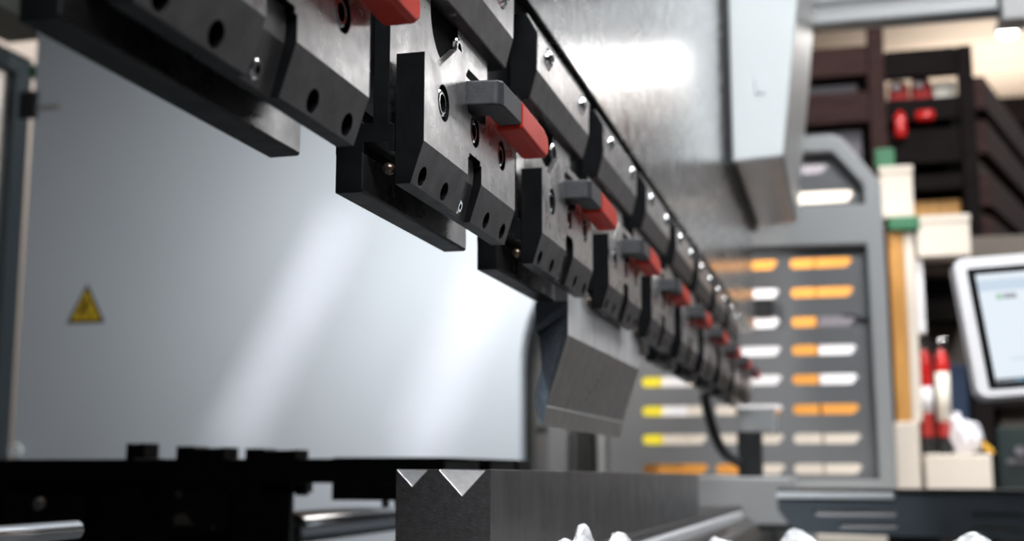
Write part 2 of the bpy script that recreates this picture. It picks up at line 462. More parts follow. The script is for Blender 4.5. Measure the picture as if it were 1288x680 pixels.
CL = ['black tool clamp nearest the camera, cut off by the top left edge',
      'black steel tool clamp in sharp focus with a whole red lever, second from the camera',
      'black tool clamp third from the camera, directly above the near end of the hanging punch',
      'black tool clamp fourth from the camera, above the far half of the hanging punch',
      'blurred tool clamp just past the far end of the hanging punch',
      'blurred tool clamp second past the far end of the hanging punch',
      'blurred tool clamp third past the far end of the hanging punch',
      'small blurred tool clamp third from the far end of the row',
      'small blurred tool clamp last but one at the far end of the row',
      'smallest blurred tool clamp at the far end of the row above the grey post']
for k in range(10):
    o = clamp if k == 0 else copy_tree(clamp)
    o.location = (CB[0], CB[1] + .2 * (k - 1), CB[2])
    tag(o, CL[k], 'tool clamp', 'tool clamps with red levers along the ram')

# ------------------------------------------------------------------ hanging punch
PB = (-.180, .93, .030)
punch = empty('press_punch', PB)
tag(punch, 'grey steel gooseneck punch hanging in the clamps above the die', 'press tool')
prof = [(-.1917, .1074), (-.1915, .0913), (-.1889, .0841), (-.1873, .0652), (-.1912, .0511), (-.1916, .0410), (-.1880, .0290), (-.1868, .0279),
        (-.1862, .0290), (-.1846, .0405), (-.1846, .0412), (-.1700, .0856), (-.1700, .1074)]
yn, yf = .790, 1.078
bm = NB(); prism(bm, prof, 'y', yn, yf)
# tang that enters the slot of the clamps
for f in bm.faces:
    n = f.normal
bmesh.ops.recalc_face_normals(bm, faces=bm.faces)
for f in bm.faces:
    n = f.normal; c = f.calc_center_median()
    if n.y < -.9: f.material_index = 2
    elif n.x > .99 and c.z > .08: f.material_index = 1
    elif n.x > .5 and .0404 < c.z < .0413: f.material_index = 1  # thin facet given lighter steel to paint the highlight line
    else: f.material_index = 0
# re-cut the near end into three ground facets
near = [f for f in bm.faces if f.normal.y < -.9]
vs = {}
for v in near[0].verts: vs[(round(v.co.x, 4), round(v.co.z, 4))] = v
bm.faces.remove(near[0])
def g(i): return vs[(round(prof[i][0], 4), round(prof[i][1], 4))]
d1 = bm.verts.new((-.1905, yn + .0012, .0885)); d2 = bm.verts.new((-.1702, yn + .0012, .1005)); d3 = bm.verts.new((-.1828, yn + .0006, .0484))
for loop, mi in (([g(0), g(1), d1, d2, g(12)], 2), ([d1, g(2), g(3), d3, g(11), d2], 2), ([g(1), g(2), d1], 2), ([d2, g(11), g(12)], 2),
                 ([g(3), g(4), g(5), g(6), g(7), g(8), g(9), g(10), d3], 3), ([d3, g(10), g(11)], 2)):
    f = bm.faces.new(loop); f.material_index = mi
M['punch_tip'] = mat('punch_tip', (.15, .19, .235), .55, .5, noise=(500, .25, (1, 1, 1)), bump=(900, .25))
obj('blade', bm, [M['punch_face'], M['punch_steel'], M['punch_end'], M['punch_tip']], punch, off=PB, bevel=.0004)
bm = NB(); box(bm, -.1790, -.1702, yn + .001, yf - .001, .1070, .1225)
obj('tang', bm, M['punch_steel'], punch, off=PB)
# faint etched marks on the slanted face
bm = NB()
a = Vector((-.1700, 0, .0856)); b = Vector((-.1846, 0, .0412)); dn = Vector((.0444, 0, -.0146)).normalized()
for i, (y, s, ln) in enumerate(((.939, .20, .0042), (.934, .33, .0045), (.924, .45, .0040), (.921, .55, .0044), (.911, .67, .0042), (.906, .78, .0046))):
    p = a.lerp(b, s) + Vector((0, y, 0)) + dn * .00006
    t = (b - a).normalized()
    for q in range(3):
        u0 = (q - 1) * ln * .32
        hh = (.0010, .0016, .0009)[(q + i) % 3]
        w = ln * .10
        vsq = [p + Vector((0, u0 - w, 0)) - t * hh, p + Vector((0, u0 + w, 0)) - t * hh, p + Vector((0, u0 + w, 0)) + t * hh, p + Vector((0, u0 - w, 0)) + t * hh]
        lo = [bm.verts.new(v) for v in vsq]; hi = [bm.verts.new(v - dn * .0002) for v in vsq]
        bm.faces.new(lo); bm.faces.new(hi)
        for e in range(4): bm.faces.new((lo[e], lo[(e + 1) % 4], hi[(e + 1) % 4], hi[e]))
M['etch'] = mat('etched_mark', (.10, .095, .095), .6, .5)
tag(obj('etched_marking', bm, M['etch'], punch, off=PB), 'faint dark etched marking')

# ------------------------------------------------------------------ lower table, die
TILT = R(-.28)
DB = (-.196, .6126, -.047)
die = empty('vee_die', DB, (TILT, 0, 0))
tag(die, 'dark steel die block with two bright V grooves below the punch', 'press tool')
z1 = .0008
prof = [(-.2208, -.047), (-.2208, z1), (-.2204, z1), (-.2122, -.0076), (-.2039, z1), (-.1981, z1), (-.1860, -.0122), (-.1736, z1), (-.1713, z1), (-.1713, -.047)]
bm = NB(); prism(bm, prof, 'y', .6126, 1.512)
bmesh.ops.recalc_face_normals(bm, faces=bm.faces)
for f in bm.faces:
    n = f.normal; c = f.calc_center_median()
    if abs(n.y) > .9: f.material_index = 1
    elif .3 < n.z < .95: f.material_index = 2
    elif n.z > .95: f.material_index = 2
obj('die_block', bm, [M['die_side'], M['die_end'], M['die_vee']], die, off=DB, bevel=.0004)

TB = (-.25, .6126, -1.0)
tbl = empty('press_table', TB, (TILT, 0, 0))
tag(tbl, 'dark steel machine table with a bright edge strip under the die', 'machine table')
def TP(name, bm, m, **k): return obj(name, bm, m, tbl, off=TB, **k)
bm = NB(); prism(bm, [(-.250, -1.0), (-.250, -.049), (-.1640, -.0472), (-.1640, -.060), (-.1400, -.075), (-.1400, -1.0)], 'y', -.2, 2.05); TP('table_body', bm, M['table_steel'], bevel=.001)
bm = NB(); prism(bm, [(-.1640, -.0560), (-.1600, -.0525), (-.1560, -.0545), (-.1560, -.064), (-.1640, -.064)], 'y', -.2, 1.95); TP('edge_strip', bm, M['strip_steel'], bevel=.0008)
bm = NB(); prism(bm, [(-.1560, -.0660), (-.1490, -.0620), (-.1460, -.0660), (-.1490, -.072), (-.1560, -.072)], 'y', -.2, 1.6); TP('lower_strip', bm, M['table_steel'], bevel=.0008)
bm = NB(); prism(bm, [(-.515, -.13), (-.515, -.0865), (-.45, -.0865), (-.250, -.080), (-.250, -.13)], 'y', -.2, 2.1); TP('rear_ledge', bm, M['panel_paint'], bevel=.001)

# linear guide shafts behind the die
def shaft(name, x, z, r, y0, y1, m, label):
    b = (x, (y0 + y1) / 2, z)
    o = obj(name, lathe(NB(), (x, y0, z), (0, 1, 0), [(0, 0), (0, r * .8), (r * .2, r), (y1 - y0 - r * .2, r), (y1 - y0, r * .8), (y1 - y0, 0)], 36), m, off=b, smooth=True)
    return tag(o, label, 'guide shaft')
shaft('guide_shaft', -.550, -.0570, .0165, 1.215, 2.42, M['chrome'], 'thick chrome guide shaft running back beside the left face of the die')
shaft('guide_shaft', -.452, -.0350, .0058, .36, .690, M['chrome'], 'short thin chrome rod at the bottom left corner of the photo')

# ------------------------------------------------------------------ backgauge
GB = (-.70, 1.17, -.02)
bg = empty('back_gauge', GB)
tag(bg, 'long black back gauge beam with three stops on top, left of the die', 'back gauge')
def G(name, bm, m=M['black_paint'], par=None, **k): return obj(name, bm, m, par or bg, off=GB, **k)
bm = NB(); box(bm, -1.20, -.470, 1.15, 1.20, -.0115, .0118); G('beam', bm, bevel=.001)
bm = NB(); prism(bm, [(-.4745, -.0120), (-.4745, .0128), (-.365, .0125), (-.293, .0098), (-.293, -.004), (-.365, -.0120)], 'y', 1.14, 1.19); fb = G('gauge_finger', bm, bevel=.0008)
bm = NB(); box(bm, -.362, -.330, 1.137, 1.142, -.004, .0085); box(bm, -.318, -.296, 1.137, 1.142, -.004, .0080); G('wear_plate', bm, M['machine_grey'], fb)
bm = NB(); prism(bm, [(-.4775, -.0275), (-.4775, -.0110), (-.4100, -.0110), (-.4100, -.0275)], 'y', 1.145, 1.195); G('finger_block', bm, bevel=.001)
bm = NB(); cyl(bm, (-.430, 1.165, -.034), (-.430, 1.165, -.0270), .004); cyl(bm, (-.418, 1.165, -.034), (-.418, 1.165, -.0270), .0035); G('block_screw', bm, M['chrome'])
for nm, x0, x1, zt in (('stop', -.702, -.681, .0275), ('stop', -.646, -.594, .0225), ('stop', -.571, -.518, .0200)):
    bm = NB()
    if x1 - x0 < .03: prism(bm, [(x0, .0110), (x0, zt), (x0 + .006, zt), (x0 + .0075, zt - .0015), (x0 + .013, zt - .0015), (x0 + .0145, zt), (x1, zt), (x1, .0110)], 'y', 1.150, 1.178)
    else: prism(bm, [(x0, .0110), (x0, zt + .0018), (x0 + .018, zt + .0018), (x0 + .021, zt - .0004), (x1 - .006, zt), (x1, zt + .0006), (x1, .0110)], 'y', 1.150, 1.182)
    G(nm, bm, bevel=.0006)
bm = NB(); box(bm, -.690, -.660, 1.146, 1.152, .0114, .0124); G('shim', bm, M['pale_edge'])
bm = NB(); box(bm, -1.20, -.655, 1.16, 1.22, -.20, -.0112); G('carriage_body', bm, bevel=.001)
bm = NB(); box(bm, -.838, -.742, 1.150, 1.161, -.052, -.0235); cp = G('cover_plate', bm, M['black_satin'], bevel=.001)
bm = NB(); lathe(bm, (-.795, 1.150, -.0335), (0, -1, 0), [(0, .0085), (.003, .0085), (.007, .0065), (.0085, .003), (.0085, 0)]); G('cover_screw', bm, M['chrome'], cp, smooth=True)
bm = NB(); box(bm, -.6552, -.5222, 1.150, 1.160, -.20, -.0112); G('slide_block', bm, M['black_paint'], bevel=.001)
bm = NB(); box(bm, -.640, -.585, 1.142, 1.151, -.060, -.0210); br = G('bracket', bm, M['black_satin'], bevel=.0008)
bm = NB(); prism(bm, [(-.637, -.0525), (-.637, -.043), (-.626, -.0405), (-.617, -.0525)], 'y', 1.134, 1.143); G('clip', bm, M['punch_face'], br, bevel=.0008)
bm = NB()
for x, z, r in ((-.596, -.054, .0026), (-.634, -.0225, .004)): cyl(bm, (x, 1.137, z), (x, 1.143, z), r, n=16)
G('bracket_screw', bm, M['chrome'], br)
bm = NB(); box(bm, -.5222 - .03, -.5222 + .002, 1.150, 1.20, -.0210, -.0112); G('shoulder', bm, M['black_satin'], bevel=.0006)
bm = NB(); cyl(bm, (-.525, 1.17, -.0180), (-.5125, 1.17, -.0180), .0058); G('knob', bm, bevel=.001)
bm = NB(); lathe(bm, (-.690, 1.16, -.0245), (0, -1, 0), [(0, .007), (.003, .007), (.004, .004), (.004, 0)]); G('plug', bm, M['dark_brown_metal'])

# ------------------------------------------------------------------ far side frame (C plate) and its sign
FB = (-1.1, 2.52, -1.0)
fr = empty('throat_plate', FB)
tag(fr, kind='thing', label='pale blue-grey painted side frame plate with a rounded throat behind the beam', cat='machine frame')
out = [(-1.812, -1.0), (-.637, -1.0), (-.637, .200), (-.6355, .235), (-.631, .268), (-.622, .302), (-.606, .342), (-.580, .392), (-.540, .445), (-.49, .485), (-.42, .515), (-.30, .53), (-.215, .53), (-.215, 1.6), (-1.812, 1.6)]
bm = NB(); prism(bm, out, 'y', 2.5, 2.54); obj('frame_plate', bm, M['panel_paint'], fr, off=FB, bevel=.003)
bm = NB(); cyl(bm, (-1.800, 2.500, .045), (-1.800, 2.488, .045), .016); obj('bolt_head', bm, M['pale_edge'], fr, off=FB, bevel=.002)
bm = NB(); box(bm, -1.842, -1.798, 2.485, 2.50, .81, .875); hg = obj('hinge', bm, M['black_satin'], fr, off=FB, bevel=.003)
bm = NB(); box(bm, -1.80, -1.735, 2.492, 2.50, .828, .840); obj('hinge_arm', bm, M['machine_grey'], hg, off=FB, bevel=.002)

WB = (-1.642, 2.499, .327)
sg = empty('warning_sign', WB)
tag(sg, 'small yellow and black triangular hazard sticker on the pale side frame', 'sign')
def tri(cx, cz, w, h, y0, y1): return prism(NB(), [(cx - w / 2, cz), (cx + w / 2, cz), (cx, cz + h)], 'y', y0, y1)
obj('border', tri(-1.642, .327, .096, .088, 2.4985, 2.4998), M['black_ink'], sg, off=WB)
obj('yellow_field', tri(-1.642, .3335, .074, .069, 2.4976, 2.4987), M['yellow_sign'], sg, off=WB)
bm = NB()
prism(bm, [(-1.659, .349), (-1.652, .345), (-1.640, .358), (-1.636, .371), (-1.640, .381), (-1.648, .379), (-1.648, .366), (-1.655, .358)], 'y', 2.4968, 2.4978)
prism(bm, [(-1.634, .340), (-1.627, .339), (-1.627, .349), (-1.632, .352)], 'y', 2.4968, 2.4978)
prism(bm, [(-1.655, .3395), (-1.646, .3395), (-1.646, .342), (-1.655, .342)], 'y', 2.4968, 2.4978)
obj('pictogram', bm, M['black_ink'], sg, off=WB)

# rear guard and window at the far left
DBX = (-1.93, 2.6, -1.0)
rg = empty('rear_guard_door', DBX)
tag(rg, 'slate blue guard door frame with pale panes at the left edge of the photo', 'guard door')
bm = NB(); box(bm, -1.945, -1.906, 2.56, 2.62, -1.0, 1.0); box(bm, -1.945, -1.906, 1.6, 2.561, .95, 1.0); box(bm, -1.945, -1.906, 1.6, 2.561, -.05, .0)
obj('door_frame', bm, M['slate'], rg, off=DBX, bevel=.004)
bm = NB(); box(bm, -1.932, -1.926, 1.6, 2.56, .0, .95); obj('pane', bm, M['pane'], rg, off=DBX)
GRB = (-1.9, 2.0, 1.05)
gr = empty('guard_rail', GRB); tag(gr, 'dark overhead rail with an olive grey lower strip in the top left corner', 'rail')
bm = NB(); box(bm, -1.985, -1.815, .60, 2.62, 1.095, 1.60); obj('rail_body', bm, M['black_satin'], gr, off=GRB)
bm = NB(); box(bm, -1.975, -1.825, .60, 2.61, 1.045, 1.0955); obj('lower_strip', bm, M['olive_grey'], gr, off=GRB, bevel=.003)
bm = NB(); box(bm, -1.834, -1.8118, 2.505, 2.53, .915, .945)
tag(obj('edge_tag', bm, M['green'], off=(-1.823, 2.517, .915), bevel=.003), 'tiny green tag on the left edge of the pale frame plate, near the top', 'tag')

carton('pale_backdrop', -3.7, -2.45, 4.2, 4.7, -1.0, 2.2, M['pale_trim'], 'added pale block for the bright wall seen in the gap at the left edge', 'cabinet')  # added pale block in place of the bright wall behind the gap

# ------------------------------------------------------------------ cylinder housing on the ram
HB = (-.11, 2.2, .465)
hs = empty('cylinder_housing', HB)
tag(hs, 'white box-shaped cylinder housing with bare metal underside beside the steel ram', 'machine housing')
def housing(bm, y0, y1):
    pts = [(-.1540, .4668), (-.0790, .4715), (-.0490, .7146), (-.0350, .85), (-.0200, 1.02), (-.0200, 2.0), (-.1540, 2.0)]
    return prism(bm, pts, 'y', y0, y1)
bm = NB(); housing(bm, 1.920, 1.934); obj('front_cover', bm, M['white_paint'], hs, off=HB, bevel=.004, seg=3)
bm = NB(); housing(bm, 1.933, 2.470); obj('housing_shell', bm, M['brushed'], hs, off=HB, bevel=.008, seg=3)
bm = NB(); box(bm, -.1650, -.1535, 1.917, 2.475, .4600, 2.0); obj('seal_plate', bm, M['black_paint'], hs, off=HB)
bm = NB(); prism(bm, arc(-.1090, .592, .0075, 0, 180, 8) + arc(-.1090, .577, .0075, 180, 360, 8), 'y', 1.9160, 1.921); obj('cover_button', bm, M['white_paint'], hs, off=HB, bevel=.001)

# ------------------------------------------------------------------ perforated side guard
SB = (-.2, 2.72, -1.0)
gd = empty('side_guard', SB)
tag(gd, 'grey framed side guard with rows of horizontal slots at the machine far end', 'machine guard')
outf = [(-.515, -.20), (-.515, .53), (-.130, .53), (-.130, .698), (-.010, .698), (.012, .690), (.087, .588), (.092, -.20)]
holes = [[(-.500, -.018), (.058, -.018), (.053, .462), (-.500, .472)],
         [(-.115, .548), (.052, .546), (.051, .588), (-.008, .662), (-.115, .664)]]
obj('guard_frame', sheet(outf, holes, 2.68, .035), M['frame_grey'], gd, off=SB, bevel=.003)
rows = [.432, .370, .308, .249, .188, .126, .066, .004]
hl = []
for i, z in enumerate(rows):
    s = .0008 * i
    for x0, x1 in ((-.104 - s, .023 + s * .6), (-.264 - s, -.130 + s * .4), (-.4235, -.2855)):
        if x0 < -.4 and i < 3: continue
        hl.append(slot(x0, x1, z - .0106, z + .0106))
obj('slotted_panel', sheet([(-.510, -.05), (.062, -.05), (.060, .475), (-.510, .480)], hl, 2.716, .004), M['guard_grey'], gd, off=SB)
obj('upper_panel', sheet([(-.120, .540), (.056, .540), (.056, .590), (-.005, .668), (-.120, .668)], [slot(-.10, .030, .560, .585), slot(-.10, -.020, .624, .644)], 2.716, .004), M['guard_grey'], gd, off=SB)
bm = NB(); prism(bm, [(-.182, .355), (-.182, .322), (-.176, .316), (-.146, .316), (-.141, .322), (-.141, .355)], 'y', 2.670, 2.716); lk = obj('latch', bm, M['black_satin'], gd, off=SB, bevel=.003)
bm = NB(); tube(bm, [(.000, 2.71, .318), (.020, 2.70, .316), (.052, 2.71, .305)], .003); obj('cable_tie', bm, M['rubber'], gd, off=SB)
bm = NB(); box(bm, -.515, .092, 2.69, 2.76, -1.0, -.20); obj('base_panel', bm, M['guard_grey'], gd, off=SB)

# uprights seen through the throat
PBX = (-.60, 2.64, -1.0)
tp = empty('throat_post', PBX)
tag(tp, 'grey and black upright posts seen through the throat just below the punch', 'machine post')
bm = NB(); box(bm, -.548, -.520, 2.61, 2.66, -1.0, .105); obj('black_strip', bm, M['black_paint'], tp, off=PBX, bevel=.002)
bm = NB(); box(bm, -.610, -.565, 2.62, 2.66, -1.0, .098); obj('pale_strip', bm, M['guard_grey'], tp, off=PBX, bevel=.004)
bm = NB(); box(bm, -.66, -.548, 2.66, 2.70, -1.0, .60); obj('back_strip', bm, M['throat_grey'], tp, off=PBX, bevel=.002)
bm = NB(); box(bm, -.640, -.600, 2.64, 2.662, .09, .175); obj('switch_box', bm, M['olive_grey'], tp, off=PBX, bevel=.003)

# ------------------------------------------------------------------ end block of the table, guide post, hose
EB = (-.175, 2.2, -1.0)
eb = empty('table_end_block', EB)
tag(eb, 'light grey flared end block at the far end of the table, right of the die', 'machine part')
bm = NB()
prism(bm, [(-.262, -.092), (-.262, -.0085), (-.100, -.0120), (-.100, -.045)] + [(-.100 + .022 * (1 - math.cos(t)), -.045 - .040 * math.sin(t)) for t in [R(a) for a in range(15, 91, 15)]] + [(-.078, -.092)], 'y', 2.16, 2.60)
obj('flared_body', bm, M['frame_grey'], eb, off=EB, bevel=.003)
bm = NB(); box(bm, -.262, -.150, 2.165, 2.60, -1.0, -.092); obj('block_foot', bm, M['table_steel'], eb, off=EB)
bm = NB(); box(bm, -.262, -.080, 2.14, 2.17, -.094, -.0855); obj('foot_flange', bm, M['black_satin'], eb, off=EB)

GP = (-.158, 2.25, -.01)
gp = empty('guide_post', GP)
tag(gp, 'grey and black guide post standing under the far end of the tool clamps', 'guide post')
bm = NB(); box(bm, -.184, -.120, 2.24, 2.30, .066, .108); obj('grey_carrier', bm, M['frame_grey'], gp, off=GP, bevel=.002)
bm = NB(); box(bm, -.183, -.1435, 2.22, 2.27, -.0095, .067); obj('black_slider', bm, M['black_paint'], gp, off=GP, bevel=.002)
bm = NB(); tube(bm, smooth_path([(-.232, 2.17, .130), (-.228, 2.18, .100), (-.218, 2.19, .060), (-.203, 2.20, .030), (-.181, 2.215, .014)]), .0088)
tag(obj('black_hose', bm, M['rubber'], off=(-.22, 2.19, .02), smooth=True), 'black bent hose hanging from the far clamps down to the guide post', 'hose')

# ------------------------------------------------------------------ slotted support arm on the right
AB = (.08, 1.95, -.06)
am = empty('support_arm', AB)
tag(am, 'dark blue-grey slotted support arm across the bottom right', 'support arm')
bm = sheet([(-.1015, -.0290), (-.1015, -.055), (-.078, -.088), (.62, -.100), (.62, -.034)],
           [slot(-.049, .064, -.0625, -.0555, .003, .002), slot(-.016, .064, -.0795, -.0730, .003, .002), slot(.162, .34, -.0640, -.0570, .003, .002), slot(.162, .34, -.0815, -.0745, .003, .002)], 1.90, .006)
obj('front_face', bm, M['tray_blue'], am, off=AB, bevel=.001)
bm = NB(); box(bm, -.1015, .62, 1.8932, 2.02, -.0290, -.0255); obj('top_sheet', bm, M['black_satin'], am, off=AB, bevel=.0008)
bm = NB(); prism(bm, [(-.1030, -.0390), (-.1030, -.0300), (.06, -.0305), (.06, -.0390)], 'y', 1.893, 1.901); obj('edge_highlight', bm, M['pale_edge'], am, off=AB, bevel=.002)  # pale strip painting the highlight along the arm's top edge
bm = NB(); box(bm, -.055, .10, 1.9061, 1.911, -.086, -.0285); obj('lit_slot_strip', bm, M['white_box'], am, off=AB)  # white strip added so the left slots look lit inside
bm = NB(); box(bm, -.06, .62, 1.965, 1.972, -.088, -.0285); obj('back_face', bm, M['frame_grey'], am, off=AB)
bm = NB(); box(bm, .05, .12, 1.93, 1.98, -1.0, -.088); obj('arm_foot', bm, M['table_steel'], am, off=AB)

carton('floor_carton', -.060, .125, 2.42, 2.60, -1.0, -.116, M['cream'], 'tall cream carton standing behind and below the dark support arm', 'box')

# ------------------------------------------------------------------ crumpled white film in the foreground, on a ledge below the frame
bm = NB(); box(bm, -.139, .34, .30, 1.10, -.070, -.064)
tag(obj('front_ledge', bm, M['table_steel'], off=(.10, .7, -.070), bevel=.001), 'dark steel ledge in front of the die, holding the white film scraps', 'ledge')
def scrap(x, y, w, h, d, seed, label, spikes=()):
    """a thin crumpled sheet lying on the ledge; spikes are (across, along, height) raised tips"""
    rnd = random.Random(seed)
    bm = NB(); nx, ny = 14, 22
    g = []
    for i in range(nx + 1):
        row = []
        for j in range(ny + 1):
            u = i / nx; v = j / ny
            env = (math.sin(math.pi * u) ** .5) * (math.sin(math.pi * v) ** .4)
            z = h * env * (.88 + .12 * math.sin(u * 5 + v * 9 + seed) * math.cos(v * 6 - u * 5 + seed * 2)) + rnd.uniform(-.0007, .0007)
            for su, sv, sh in spikes: z += sh * math.exp(-((u - su) / .22) ** 2) * math.exp(-((v - sv) / .07) ** 2)
            row.append(bm.verts.new((x + (u - .5) * w + rnd.uniform(-.0008, .0008), y + (v - .5) * d + rnd.uniform(-.002, .002), -.0636 + max(0, z))))
        g.append(row)
    for i in range(nx):
        for j in range(ny): bm.faces.new((g[i][j], g[i + 1][j], g[i + 1][j + 1], g[i][j + 1]))
    o = obj('film_scrap', bm, M['foil'], off=(x, y, -.0636))
    s = o.modifiers.new('solid', 'SOLIDIFY'); s.thickness = .0004
    return tag(o, label, 'plastic scrap', 'crumpled white film scraps along the bottom edge')
scrap(-.1290, .600, .017, .0372, .170, 1, 'crumpled white film scrap with a raised tip in front of the die block', ((.5, .66, .0070), (.5, .40, .0020)))
scrap(-.1270, .722, .016, .0330, .080, 2, 'small white film scrap right of the tip-raised one in front of the die', ((.5, .70, .0035),))
scrap(-.0860, .880, .030, .0215, .05, 3, 'low white film scrap at the bottom edge under the bright table strip')
scrap(-.0350, .900, .040, .0235, .05, 4, 'white film scrap below the left end of the dark support arm', ((.5, .5, .003),))
scrap(.0760, .900, .046, .0235, .05, 5, 'white film scrap below the right half of the dark support arm', ((.5, .5, .003),))

# ------------------------------------------------------------------ operator monitor
from mathutils import Quaternion
MB0 = Vector((.1299, 1.60, .2532))
a, t, r = R(9), R(-12), R(4)
w0 = Vector((math.cos(a), math.sin(a), 0)); n0 = Vector((math.sin(a), -math.cos(a), 0))
u0 = Vector((0, 0, 1)) * math.cos(t) + n0 * math.sin(t)
uu = u0 * math.cos(r) - w0 * math.sin(r); ww = w0 * math.cos(r) + u0 * math.sin(r); nn = ww.cross(uu)
mm = Matrix((ww, -nn, uu)).transposed().to_4x4(); mm.translation = MB0 - uu * .0875 + ww * .15
mon = empty('operator_monitor'); mon.matrix_world = mm
tag(mon, 'white framed touch screen showing a pale window at the right edge', 'monitor')
def rrect(x0, x1, z0, z1, rad): 
    return arc(x1 - rad, z1 - rad, rad, 0, 90, 5) + arc(x0 + rad, z1 - rad, rad, 90, 180, 5) + arc(x0 + rad, z0 + rad, rad, 180, 270, 5) + arc(x1 - rad, z0 + rad, rad, 270, 360, 5)
bm = NB(); prism(bm, rrect(-.15, .15, -.0875, .0875, .013), 'y', 0, .022); obj('frame', bm, M['monitor_white'], mon, bevel=.002)
bm = NB(); prism(bm, rrect(-.1355, .1355, -.0775, .0725, .003), 'y', -.0008, .002); obj('bezel', bm, M['bezel'], mon)
sc = obj('screen', box(NB(), -.1265, .1265, -.0014, .001, -.0705, .0640), M['screen'], mon)
def UI(name, x0, x1, z0, z1, m): obj(name, box(NB(), x0, x1, -.0018, -.0012, z0, z1), m, sc)
UI('toolbar', -.1265, .1265, .0420, .0560, M['screen_bar'])
UI('button', -.108, -.100, .0310, .0375, M['screen_green'])
UI('title_bar', -.099, -.084, .0312, .0375, M['screen_dark'])
UI('status_line', -.105, .09, -.0440, -.0420, M['screen_bar'])
UI('task_bar', -.1265, .1265, -.0705, -.0655, M['screen_dark'])
UI('task_icon', -.104, -.096, -.0700, -.0660, M['screen_blue'])
bm = NB(); cyl(bm, (.05, .02, 0), (.05, .12, -.02), .018); cyl(bm, (.05, .12, -.03), (.05, .12, .40), .016); obj('swing_arm', bm, M['frame_grey'], mon, bevel=.002)

# ------------------------------------------------------------------ overhead rail, small lamp
OB = (.2, 2.55, .88)
orl = empty('overhead_rail', OB)
tag(orl, 'light grey metal rail crossing the top right corner of the photo', 'rail')
k = 1.136
bm = NB(); prism(bm, [(y * k, z * k) for y, z in [(.0, .7735), (.0, .795), (.006, .800), (.006, .806), (.0, .812), (.0, .86), (.045, .86), (.045, .7735)]], 'x', -.070, .3125)
for v in bm.verts: v.co = (v.co.x, 2.5 + v.co.y, v.co.z)
obj('extrusion', bm, M['frame_grey'], orl, off=OB, bevel=.002)
bm = NB(); box(bm, .317, .50, 2.49, 2.56, .851, .98); obj('corner_joint', bm, M['machine_grey'], orl, off=OB, bevel=.004)
bm = NB(); box(bm, -.070, .40, 2.506, 2.545, .8745, .8795); obj('rail_seal', bm, M['slate'], orl, off=OB)
LB = (.575, 4.4, 1.462)
lp = empty('ceiling_spot', LB)
tag(lp, 'small glowing lamp just under the right end of the grey overhead rail', 'lamp')
bm = NB(); lathe(bm, (.575, 4.4, 1.462), (0, 0, -1), [(0, .030), (.008, .031), (.018, .024), (.022, 0)]); obj('bulb', bm, M['bulb'], lp, off=LB, smooth=True)
bm = NB(); lathe(bm, (.575, 4.4, 1.460), (0, 0, 1), [(0, .040), (.03, .036), (.05, .014), (.09, .012), (1.74, .008)]); obj('socket', bm, M['frame_grey'], lp, off=LB)

# ------------------------------------------------------------------ things behind the slotted guard
def upright(name, x0, x1, y0, y1, z0, z1, m, label, cat, group=None):
    """open C-section post or beam"""
    b = ((x0 + x1) / 2, (y0 + y1) / 2, z0); root = empty(name, b); tag(root, label, cat, group)
    bm = NB(); box(bm, x0, x1, y0, y0 + .012, z0, z1); obj('web', bm, m, root, off=b, bevel=.002)
    if z1 - z0 > x1 - x0:
        for xx in (x0, x1 - .010): obj('flange', box(NB(), xx, xx + .010, y0 + .011, y1, z0, z1), m, root, off=b)
    else:
        for zz in (z0, z1 - .010): obj('flange', box(NB(), x0, x1, y0 + .011, y1, zz, zz + .010), m, root, off=b)
    return root
upright('rack_post', -.142, -.067, 3.30, 3.36, .1185, .565, M['orange'], 'orange rack post seen through the slots beside the guard latch', 'rack')
upright('rack_beam', -.36, -.144, 3.31, 3.36, .500, .566, M['orange'], 'orange rack beam behind the topmost slots left of the orange post', 'rack')
upright('rack_beam', -.066, .058, 3.31, 3.36, .415, .566, M['orange'], 'broad orange panel behind the two topmost slots right of the post', 'rack')
upright('rack_beam', -.062, .058, 3.31, 3.36, .1175, .1830, M['orange'], 'orange rack beam behind the right half of the sixth slot row', 'rack')
upright('rack_beam', -.26, -.147, 3.31, 3.36, .1175, .1510, M['orange'], 'thin orange rack beam behind the sixth slots left of the orange post', 'rack')
upright('rack_beam', -.56, -.27, 3.31, 3.36, -.030, .040, M['orange'], 'orange rack beam behind the lowest slots just right of the die', 'rack')
carton('carton', -.064, .056, 3.31, 3.40, .1835, .335, M['white_box'], 'white box behind the right ends of the fourth and fifth slots', 'box')
carton('bin', -.064, .056, 3.31, 3.40, .336, .414, M['shelf_grey'], 'grey bin on the white box, behind the right end of the third slot', 'bin')
carton('carton', -.270, -.146, 3.31, 3.40, .340, .490, M['white_box'], 'white box behind the upper slots left of the orange post', 'box')
carton('carton', -.270, -.146, 3.31, 3.40, .152, .336, M['white_box'], 'white box under another, behind the middle slots left of the orange post', 'box')
carton('carton', -.060, .058, 3.31, 3.40, -.030, .1145, M['cream'], 'cream box behind the two lowest slots on the right', 'box')
carton('carton', -.262, -.147, 3.31, 3.40, -.030, .1145, M['cream'], 'cream box behind the two lowest slots in the middle column', 'box')
carton('carton', -.144, -.063, 3.30, 3.37, -.030, .1165, M['cream'], 'cream box under the orange rack post behind the two lowest slots', 'box')
carton('carton', -.400, -.275, 3.31, 3.37, .046, .262, M['cream'], 'cream box behind the slots right of the yellow post', 'box')
carton('carton', -.464, -.402, 3.30, 3.37, .126, .275, M['white_box'], 'white box directly beside the yellow post, upper of two', 'box')
carton('carton', -.464, -.402, 3.30, 3.37, .046, .122, M['cream'], 'cream box directly beside the yellow post, lower of two', 'box')
upright('yellow_post', -.545, -.466, 3.29, 3.36, .045, .285, M['yellow'], 'bright yellow post behind the left ends of the slots', 'post')
